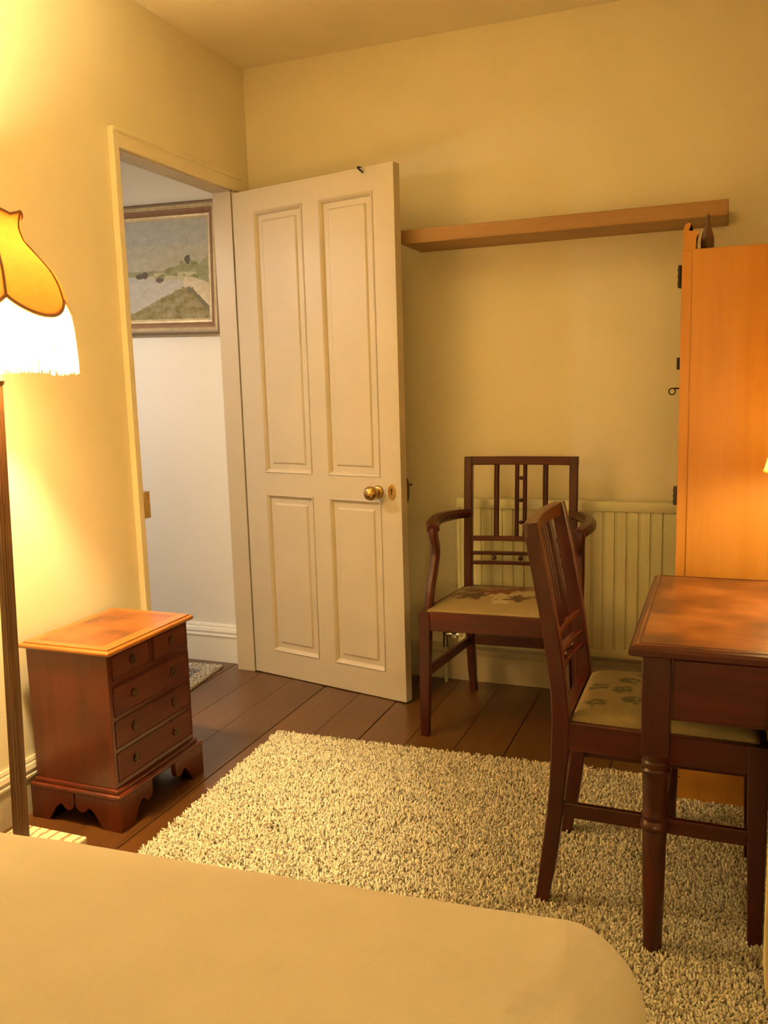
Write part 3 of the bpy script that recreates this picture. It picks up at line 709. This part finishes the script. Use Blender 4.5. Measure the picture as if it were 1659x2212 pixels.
make_chair('dining_chair', 'mahogany dining chair with sprigged seat tucked under the desk', CH, math.radians(90), .192, .180, -.232, .197, .243, .266, .458, .905, 2, False)
for lx, ly in ((1.519, -1.452), (1.519, -1.124), (1.978, -1.464), (1.978, -1.112)): LEGS.append((lx, ly, .016))

# ------------------------------------------------------------------ desk
def make_desk():
    X0, X1, Y0, Y1, ZT = 1.722, 2.330, -1.612, -.945, .697
    root = thing('writing_desk', 'mahogany desk with turned legs and a worn polished top', 'desk', (X0, Y0, .004))
    Lx, Ly = X1-X0, Y1-Y0; ZT -= .004
    bm = B(); box(bm, (.012, .012, ZT-.022), (Lx-.012, Ly-.012, ZT), .002); tp = obj('top', bm, M['desk_top'], root)
    bm = B()
    rim = [(0, ZT-.020), (0, ZT-.010), (.004, ZT-.004), (.014, ZT-.001), (.022, ZT+.0012), (.022, ZT-.024), (.006, ZT-.024)]
    loops = [[bm.verts.new(p) for p in ((i, i, z), (Lx-i, i, z), (Lx-i, Ly-i, z), (i, Ly-i, z))] for i, z in rim]
    for p, q in zip(loops, loops[1:]+loops[:1]):
        for k in range(4): bm.faces.new((p[k], p[(k+1) % 4], q[(k+1) % 4], q[k]))
    bmesh.ops.bevel(bm, geom=[e for e in bm.edges if abs(e.verts[0].co.x-e.verts[1].co.x) > 0 and False], offset=.001) if False else None
    obj('top_edge_moulding', bm, M['mah_x'], tp)
    LB = .056; off = .024
    for cx in (off+LB/2, Lx-off-LB/2):
        for cy in (off+LB/2+.006, Ly-off-LB/2):
            bm = B(); box(bm, (cx-LB/2, cy-LB/2, .452), (cx+LB/2, cy+LB/2, ZT-.022), .0016, 1)
            prof = [(0, 0), (.016, 0), (.019, .006), (.0195, .03), (.0225, .15), (.0245, .275), (.0245, .283), (.029, .287), (.030, .293), (.029, .299), (.0255, .303), (.0235, .307), (.0265, .315), (.0265, .318), (.0245, .323), (.0245, .34), (.0265, .40), (.0275, .408), (.0295, .411), (.0295, .418), (.026, .422), (.0285, .427), (.0285, .434), (.025, .438), (.0265, .446), (.0275, .454)]
            lathe(bm, prof, (cx, cy, 0), 24)
            obj('leg', bm, M['mah_z'], root, True)
            LEGS.append((X0+cx, Y0+cy, .017))
    za, zb = .532, ZT-.022
    x0, x1 = off+LB-.001, Lx-off-LB+.001
    bm = B(); box(bm, (x0, off+.014, za), (x1, off+.034, zb), .001)
    fa = obj('apron', bm, M['mah_x'], root)
    bm = B(); box(bm, (x0+.006, off+.009, za+.006), (x1-.006, off+.016, zb-.012), .003); dr = obj('drawer_front', bm, M['mah_x'], root)
    bm = B(); box(bm, (x0, Ly-off-.030, za), (x1, Ly-off-.010, zb), .001); obj('apron', bm, M['mah_x'], root)
    y0, y1 = off+.006+LB-.001, Ly-off-LB+.001
    for cx in (off+.008, Lx-off-.028):
        bm = B(); box(bm, (cx, y0, za), (cx+.02, y1, zb), .001); obj('apron', bm, M['mah_y'], root)
make_desk()
# ------------------------------------------------------------------ wardrobe
def make_wardrobe():
    X0, X1, Y0, Y1 = 1.767, 2.330, -.846, -.200
    root = thing('wardrobe', 'tall honey coloured wooden wardrobe standing behind the desk', 'wardrobe', (X0, Y0, .004))
    D, Wd = X1-X0, Y1-Y0; H = 1.545
    bm = B()
    box(bm, (.0305, -.003, .0), (D, .018, H), .0022); obj('side_panel', bm, M['honey'], root)
    bm = B(); box(bm, (.033, Wd-.018, .0), (D, Wd, H), .0015); obj('side_panel', bm, M['honey'], root)
    bm = B(); box(bm, (D-.01, .018, .0), (D-.002, Wd-.018, H-.002)); obj('back_panel', bm, M['honey'], root)
    bm = B(); box(bm, (.034, .018, H-.024), (D-.01, Wd-.018, H-.004)); obj('top_panel', bm, M['honey'], root)
    bm = B(); box(bm, (.034, .018, .06), (D-.01, Wd-.018, .08)); obj('bottom_panel', bm, M['honey'], root)
    bm = B(); box(bm, (.012, .002, .0), (.032, Wd-.002, .075), .0015); obj('plinth', bm, M['honey'], root)
    bm = B(); box(bm, (.004, .001, .078), (.031, Wd-.001, H-.003), .0015); dr = obj('wardrobe_door', bm, M['honey'], root)
    for z0, z1 in ((1.448, 1.507), (.866, .917), (.25, .31)):
        bm = B(); tube(bm, [(-.001, .006, z0), (-.001, .006, z1)], .0045, 8)
        for t in (.2, .5, .8): tube(bm, [(-.001, .006, z0+(z1-z0)*t-.003), (-.001, .006, z0+(z1-z0)*t+.003)], .0056, 8)
        box(bm, (.001, .004, z0), (.0055, .03, z1)); obj('hinge', bm, M['iron'], dr)
    bm = B(); box(bm, (-.004, .004, 1.234), (.005, .028, 1.266), .001); lk = obj('lock_plate', bm, M['iron'], dr)
    bm = B(); tube(bm, [(.004, .014, 1.184), (-.010, .012, 1.184)], .0022); tube(bm, [(-.0125+.0085*math.cos(t)-.002, .012, 1.176+.0085*math.sin(t)) for t in [2*PI*i/18 for i in range(18)]], .0017, 6, True)
    obj('key', bm, M['iron'], dr, label='small ring-headed key')
    # crest on top of the door front: board with a raised scroll at its end
    cr = [(.006, H-.003), (.006, H+.052), (.010, H+.064), (.018, H+.068), (.026, H+.066), (.023, H+.058), (.019, H+.048), (.030, H+.047), (.043, H+.046), (.044, H+.040), (.038, H+.034), (.037, H-.003)]
    bm = B(); prism(bm, cr, 'y', .003, .045); prism(bm, [(.008, H-.003), (.008, H+.040), (.034, H+.040), (.034, H-.003)], 'y', .045, Wd-.003)
    obj('crest_board', bm, M['honey'], root)
    # pointed turned knob standing on top
    t = thing('pointed_finial', 'dark wooden pointed finial standing on the wardrobe top', 'finial', (1.831, -.760, .004+H-.004))
    bm = B(); lathe(bm, [(0, 0), (.0165, 0), (.0175, .006), (.0165, .018), (.0175, .03), (.0165, .042), (.0125, .058), (.008, .070), (.0055, .080), (.0045, .090), (.006, .096), (.004, .102), (0, .105)], (0, 0, 0), 20)
    obj('turned_spire', bm, M['darkwood'], t, True)
    bm = B(); lathe(bm, [(0, -.0005), (.020, -.0005), (.020, .006), (.0165, .008), (0, .008)], (0, 0, 0), 20); obj('finial_foot', bm, M['darkwood'], t, True)
make_wardrobe()
make_rug()
# ------------------------------------------------------------------ desk lamp
def make_desk_lamp():
    root = thing('desk_lamp', 'small table lamp with a cream shade on the desk', 'lamp', (2.105, -1.20, .697))
    bm = B(); lathe(bm, [(0, 0), (.060, 0), (.062, .006), (.055, .014), (.030, .022), (.016, .032), (.012, .05), (.018, .07), (.026, .095), (.028, .12), (.022, .15), (.013, .175), (.010, .20), (.016, .21), (.016, .22), (.009, .225), (.009, .25), (0, .25)], n=28); obj('base', bm, M['brass'], root, True)
    bm = B(); lathe(bm, [(0, .25), (.016, .25), (.016, .295), (0, .295)], n=20); obj('bulb_holder', bm, M['brass'], root, True)
    n = 48; V = []; F = []
    for r, z in ((.132, .305), (.132, .309), (.078, .505), (.078, .509)):
        for i in range(n): a = 2*PI*i/n; V.append((r*math.cos(a), r*math.sin(a), z))
    for l in range(3):
        for i in range(n): F.append((l*n+i, l*n+(i+1) % n, (l+1)*n+(i+1) % n, (l+1)*n+i))
    sh = mesh_obj('lamp_shade', V, F, M['deskshade'], root, True)
    md = sh.modifiers.new('thickness', 'SOLIDIFY'); md.thickness = .0015
    for r, z in ((.132, .307), (.078, .507)):
        bm = B(); tube(bm, [(r*math.cos(2*PI*i/40), r*math.sin(2*PI*i/40), z) for i in range(40)], .0022, 6, True); obj('shade_ring', bm, M['deskshade'], sh)
    bm = B()
    for k in range(3):
        a = k*2*PI/3; tube(bm, [(.014*math.cos(a), .014*math.sin(a), .29), (.07*math.cos(a), .07*math.sin(a), .33), (.126*math.cos(a), .126*math.sin(a), .309)], .0015, 6)
    obj('shade_carrier', bm, M['brass'], sh)
    bm = B(); sphere(bm, (0, 0, .345), .028, 14, (1, 1, 1.25)); obj('bulb', bm, bulbmat('desk_bulb', WARM, 30), root, True)
    point('bulb_light', root, (0, 0, .350), P_DESK, WARM, .03)
make_desk_lamp()
# ------------------------------------------------------------------ floor lamp
def make_floor_lamp():
    bx, by_ = .200, -1.715
    root = thing('floor_lamp', 'standard lamp with amber scalloped shade and ivory fringe beside the bed', 'lamp', (bx, by_, 0))
    bm = B(); box(bm, (-.115, -.115, 0), (.115, .115, .036), .005); obj('base', bm, M['marble'], root, label='square veined marble base')
    p0 = Vector((0, 0, .036)); p1 = Vector((.064, -.006, 1.28)); d = (p1-p0).normalized()
    # tilted frame: local z along the leaning pole
    zx = d; xx = Vector((1, 0, 0)); xx = (xx-zx*xx.dot(zx)).normalized(); yy = zx.cross(xx)
    R = Matrix((xx, yy, zx)).transposed().to_4x4(); R.translation = p0
    bm = B(); lathe(bm, [(0, -.004), (.030, -.004), (.031, .004), (.026, .009), (.022, .012), (.0195, .018)], n=28, M=R); obj('pole_collar', bm, M['pole'], root, True)
    bm = B(); prof = [(.0200, .012)]+[(.0200-.0035*t, .012+1.20*t) for t in (.1, .3, .5, .7, .9, 1)]
    lathe(bm, prof, n=96, flute=16, amp=.13, M=R); obj('pole', bm, M['pole'], root, True)
    bm = B(); lathe(bm, [(0, 1.212), (.020, 1.212), (.022, 1.222), (.014, 1.235), (.010, 1.28), (.016, 1.285), (.016, 1.455), (0, 1.455)], n=20, M=R); obj('bulb_holder', bm, M['brass'], root, True)
    # shade: six panels, profile radius against height in the tilted frame (z from p0)
    ZB = 1.246; 
    prof = [(.080, 1.612), (.074, 1.590), (.074, 1.572), (.084, 1.545), (.103, 1.524), (.124, 1.502), (.146, 1.476), (.160, 1.450), (.168, 1.425), (.174, 1.400), (.178, 1.375), (.180, 1.350)]
    def rad(z):
        for (r0, a), (r1, b) in zip(prof, prof[1:]):
            if b <= z <= a: t = (a-z)/(a-b); return r0+(r1-r0)*t
        return prof[0][0] if z > prof[0][1] else prof[-1][0]
    az0 = math.radians(-33.5)
    def pt(az, z, t, off=0.0):   # t in 0..1 across a panel: bulge between ribs
        r = rad(z)*(1-.035*(abs(2*t-1)**2)*1.0)+off
        return R @ Vector((r*math.cos(az), r*math.sin(az), z))
    def zlow(t): return 1.412-.040*math.sin(PI*t)**.8     # scalloped hem
    def zhigh(t): return 1.612+.012*abs(2*t-1)-.012       # crown rim, peaked at the ribs
    na, nz = 14, 22
    for k in range(6):
        V = []; F = []; zz0 = az0+k*PI/3
        for j in range(nz+1):
            for i in range(na+1):
                t = i/na; s = j/nz; z = zlow(t)*(1-s)+zhigh(t)*s; V.append(pt(zz0+t*PI/3, z, t))
        for j in range(nz):
            for i in range(na): q = j*(na+1)+i; F.append((q, q+1, q+na+2, q+na+1))
        pn = mesh_obj('shade_panel', V, F, M['shade'], root, True)
        md = pn.modifiers.new('thickness', 'SOLIDIFY'); md.thickness = .0012; md.offset = 0
        bm = B(); tube(bm, [pt(zz0+t*PI/3, zlow(t), t, .0015) for t in [i/16 for i in range(17)]], .0042, 6); tube(bm, [pt(zz0, zlow(0)*(1-s)+zhigh(0)*s, 0, .001) for s in [i/24 for i in range(25)]], .0030, 6)
        tube(bm, [pt(zz0+t*PI/3, zhigh(t), t, .0005) for t in [i/10 for i in range(11)]], .0030, 6)
        obj('braid_trim', bm, M['braid'], pn)
    # fringe: strands hung from the hem, one joined piece
    V = []; F = []; ns = 840
    for i in range(ns):
        a = 2*PI*i/ns; t = (a/(PI/3)) % 1.0; az = az0+a; zt = zlow(t)
        zb_ = ZB+random.uniform(-.006, .006)+.004*math.sin(7*a); wdt = 2*PI*.18/ns*.62; fl = random.uniform(-.004, .006)
        b0 = len(V); segs = 4
        for j in range(segs+1):
            s = j/segs; z = zt+(zb_-zt)*s; r = rad(max(z, 1.35))*(1-.035*abs(2*t-1)**2)+.001+.006*min(1, s*1.5)+fl*s; aa = az+random.uniform(-.5, .5)*.012*s
            c = Vector((r*math.cos(aa), r*math.sin(aa), z)); tg = Vector((-math.sin(aa), math.cos(aa), 0))*wdt; rd = Vector((math.cos(aa), math.sin(aa), 0))*.0006
            V += [R @ (c-tg), R @ (c+rd), R @ (c+tg)]
        for j in range(segs):
            q = b0+j*3; F += [(q, q+1, q+4, q+3), (q+1, q+2, q+5, q+4)]
    mesh_obj('fringe', V, F, M['fringe'], root, False, kind='stuff')
    bm = B()
    for k in range(3):
        a = az0+k*2*PI/3; tube(bm, [R @ Vector((.012*math.cos(a), .012*math.sin(a), 1.30)), R @ Vector((.05*math.cos(a), .05*math.sin(a), 1.42)), R @ Vector((.072*math.cos(a), .072*math.sin(a), 1.575))], .0016, 6)
    obj('shade_carrier', bm, M['brass'], root)
    bm = B(); c = R @ Vector((0, 0, 1.502)); sphere(bm, c, .032, 16, (1, 1, 1.3)); obj('bulb', bm, bulbmat('floor_lamp_bulb', WARM, 40), root, True)
    point('bulb_light', root, c, P_FLOOR, WARM, .05)
make_floor_lamp()

# ------------------------------------------------------------------ bed and duvet
def make_bed():
    root = thing('bed', 'divan bed under the cream duvet', 'bed', (0, 0, 0))
    bm = B(); box(bm, (.52, -4.22, .08), (1.80, -2.40, .30), .02); obj('divan_base', bm, M['divan'], root)
    bm = B(); box(bm, (.52, -4.22, .30), (1.80, -2.40, .515), .05, 4); obj('mattress', bm, M['divan'], root, True)
    for x in (.58, 1.74):
        for y in (-4.15, -2.60):
            z0 = .0 if y < -3 else .004
            bm = B(); lathe(bm, [(0, z0), (.022, z0), (.028, .085), (0, .085)], (x, y, 0), 16); obj('leg', bm, M['darkwood'], root)
            LEGS.append((x, y, .03))
make_bed()
def make_duvet():
    XL, XI, YI, ZT = .56, 1.715, -2.385, .548
    r = .105; drop = .20
    hl = r*PI/2+drop
    step = .013
    nx = int((XI-XL+2*hl)/step); ny = int((-4.2+4.2-YI-4.2+4.2+0)/step) if False else int((YI+4.22+hl)/step)
    V = []; F = []
    for j in range(ny+1):
        for i in range(nx+1):
            sx = XL-hl+(XI-XL+2*hl)*i/nx; sy = -4.22+(YI+hl+4.22)*j/ny
            YS = .075*(min(max(sx, XL), XI)-1.17); sy -= 0; dx = max(sx-XI, 0)-max(XL-sx, 0); dy = max(sy-YI-0, 0)
            rho = math.hypot(dx, dy); cx = min(max(sx, XL), XI); cy = min(sy, YI)
            n1 = noise.fractal(Vector((sx*2.3, sy*2.3, 1.7)), 1, 2, 3); n2 = noise.fractal(Vector((sx*7+n1, sy*5, 4)), 1, 2.1, 4)
            rid = 1-abs(noise.noise(Vector((sx*5+sy*3.2, sy*3.4-sx*1.2, 8))))*3.2; rid = max(0, rid)
            w1 = noise.noise(Vector((sx*1.6, sy*1.6, 21)))*1.4; f1 = max(0, 1-abs(math.sin(3.1*sx+4.4*sy+w1*2.2))*3.0); f2 = max(0, 1-abs(math.sin(6.5*sx-2.0*sy+w1*3+1))*3.4)
            dm = min(1, max(0, (YI-sy+.02)/.16))
            e = .005*n1*(.4+.6*dm)+.0022*n2+dm*.008*rid*max(0, n1+.35)+dm*(.030*f1*max(0, .45+n1)+.030*f2*max(0, .4-n1))
            if rho > 1e-6:
                ux, uy = dx/rho, dy/rho; 
                rh = min(rho, hl)
                if rh < r*PI/2: ho = r*math.sin(rh/r); z = ZT-r*(1-math.cos(rh/r))
                else:
                    ho = r+.015*math.sin((sx+sy*1.1)*26)*min(1, (rh-r*PI/2)/.1); z = ZT-r-(rh-r*PI/2)
                a = min(rh/r, PI/2)
                V.append((cx+ux*(ho+e*math.sin(a)), cy+YS+uy*(ho+e*math.sin(a)), z+e*math.cos(a)))
            else:
                dome = .006*min(1, min((sx-XL), (XI-sx), (YI-sy))/.25) if True else 0
                V.append((sx, sy+YS, ZT+e+dome))
    for j in range(ny):
        for i in range(nx): q = j*(nx+1)+i; F.append((q, q+1, q+nx+2, q+nx+1))
    root = tag(mesh_obj('duvet', V, F, M['duvet'], None, True), 'plain cream duvet spread over the bed', 'duvet')
    md = root.modifiers.new('thickness', 'SOLIDIFY'); md.thickness = .025; md.offset = -1
make_duvet()
# ------------------------------------------------------------------ unseen lamp added behind the camera as room fill, with a table under it
def make_fill_lamp():
    t = thing('fill_lamp_table', 'unseen small wooden table added to carry the fill lamp', 'table', (2.16, -3.95, 0))
    bm = B(); box(bm, (-.2, -.2, .56), (.2, .2, .585), .004); obj('table_top', bm, M['mah_x'], t)
    for x in (-.17, .17):
        for y in (-.17, .17): bm = B(); box(bm, (x-.018, y-.018, 0), (x+.018, y+.018, .56), .002); obj('leg', bm, M['mah_z'], t)
    root = thing('fill_lamp', 'unseen cream shaded lamp added to fill the room with light', 'lamp', (2.16, -3.95, .585))
    bm = B(); lathe(bm, [(0, 0), (.07, 0), (.07, .012), (.03, .03), (.015, .06), (.04, .12), (.045, .16), (.02, .22), (.012, .26), (.012, .32), (0, .32)], n=24); obj('base', bm, M['brass'], root, True)
    n = 40; V = []; F = []
    for r, z in ((.17, .34), (.11, .58)):
        for i in range(n): a = 2*PI*i/n; V.append((r*math.cos(a), r*math.sin(a), z))
    for i in range(n): F.append((i, (i+1) % n, n+(i+1) % n, n+i))
    sh = mesh_obj('lamp_shade', V, F, silk('pale_fill_shade', (.95, .88, .70), .6, .35), root, True)
    bm = B()
    for k in range(3): a = k*2*PI/3; tube(bm, [(.01*math.cos(a), .01*math.sin(a), .315), (.165*math.cos(a), .165*math.sin(a), .345)], .0016, 6)
    obj('shade_carrier', bm, M['brass'], sh)
    bm = B(); sphere(bm, (0, 0, .40), .03, 14, (1, 1, 1.3)); obj('bulb', bm, bulbmat('fill_bulb', WARM, 30), root, True)
    point('bulb_light', root, (0, 0, .41), P_FILL, WARM, .035)
make_fill_lamp()
# ------------------------------------------------------------------ curtain at the right
def make_curtain():
    root = thing('curtain', 'cream full length curtain hanging beside the desk', 'curtain', (2.0, -1.69, 0))
    V = []; F = []; nx, nz = 120, 40
    for j in range(nz+1):
        for i in range(nx+1):
            s = i/nx; z = .02+(2.18-.02)*j/nz
            corner = 0
            if z < .10 and s < .06: corner = (.06-s)*.25*(1-(z-.02)/.08)
            V.append((-.015+.36*s+corner, .028*math.sin(s*PI*9)*(.6+.4*(1-j/nz)), z+max(0, (.03-s))*.5*(1 if j == 0 else 0)))
    for j in range(nz):
        for i in range(nx): q = j*(nx+1)+i; F.append((q, q+1, q+nx+2, q+nx+1))
    c = mesh_obj('cloth', V, F, M['curtain'], root, True); md = c.modifiers.new('thickness', 'SOLIDIFY'); md.thickness = .003
    bm = B(); tube(bm, [(-.05, 0, 2.20), (.419, 0, 2.20)], .012, 12); sphere(bm, (-.06, 0, 2.20), .02); obj('curtain_pole', bm, M['darkwood'], root, True)
    for k in range(9):
        x = -.005+k*.042; bm = B(); tube(bm, [(x, .018*math.cos(t), 2.195+.018*math.sin(t)) for t in [2*PI*i/16 for i in range(16)]], .002, 6, True); obj('curtain_ring', bm, M['brass'], root)
make_curtain()
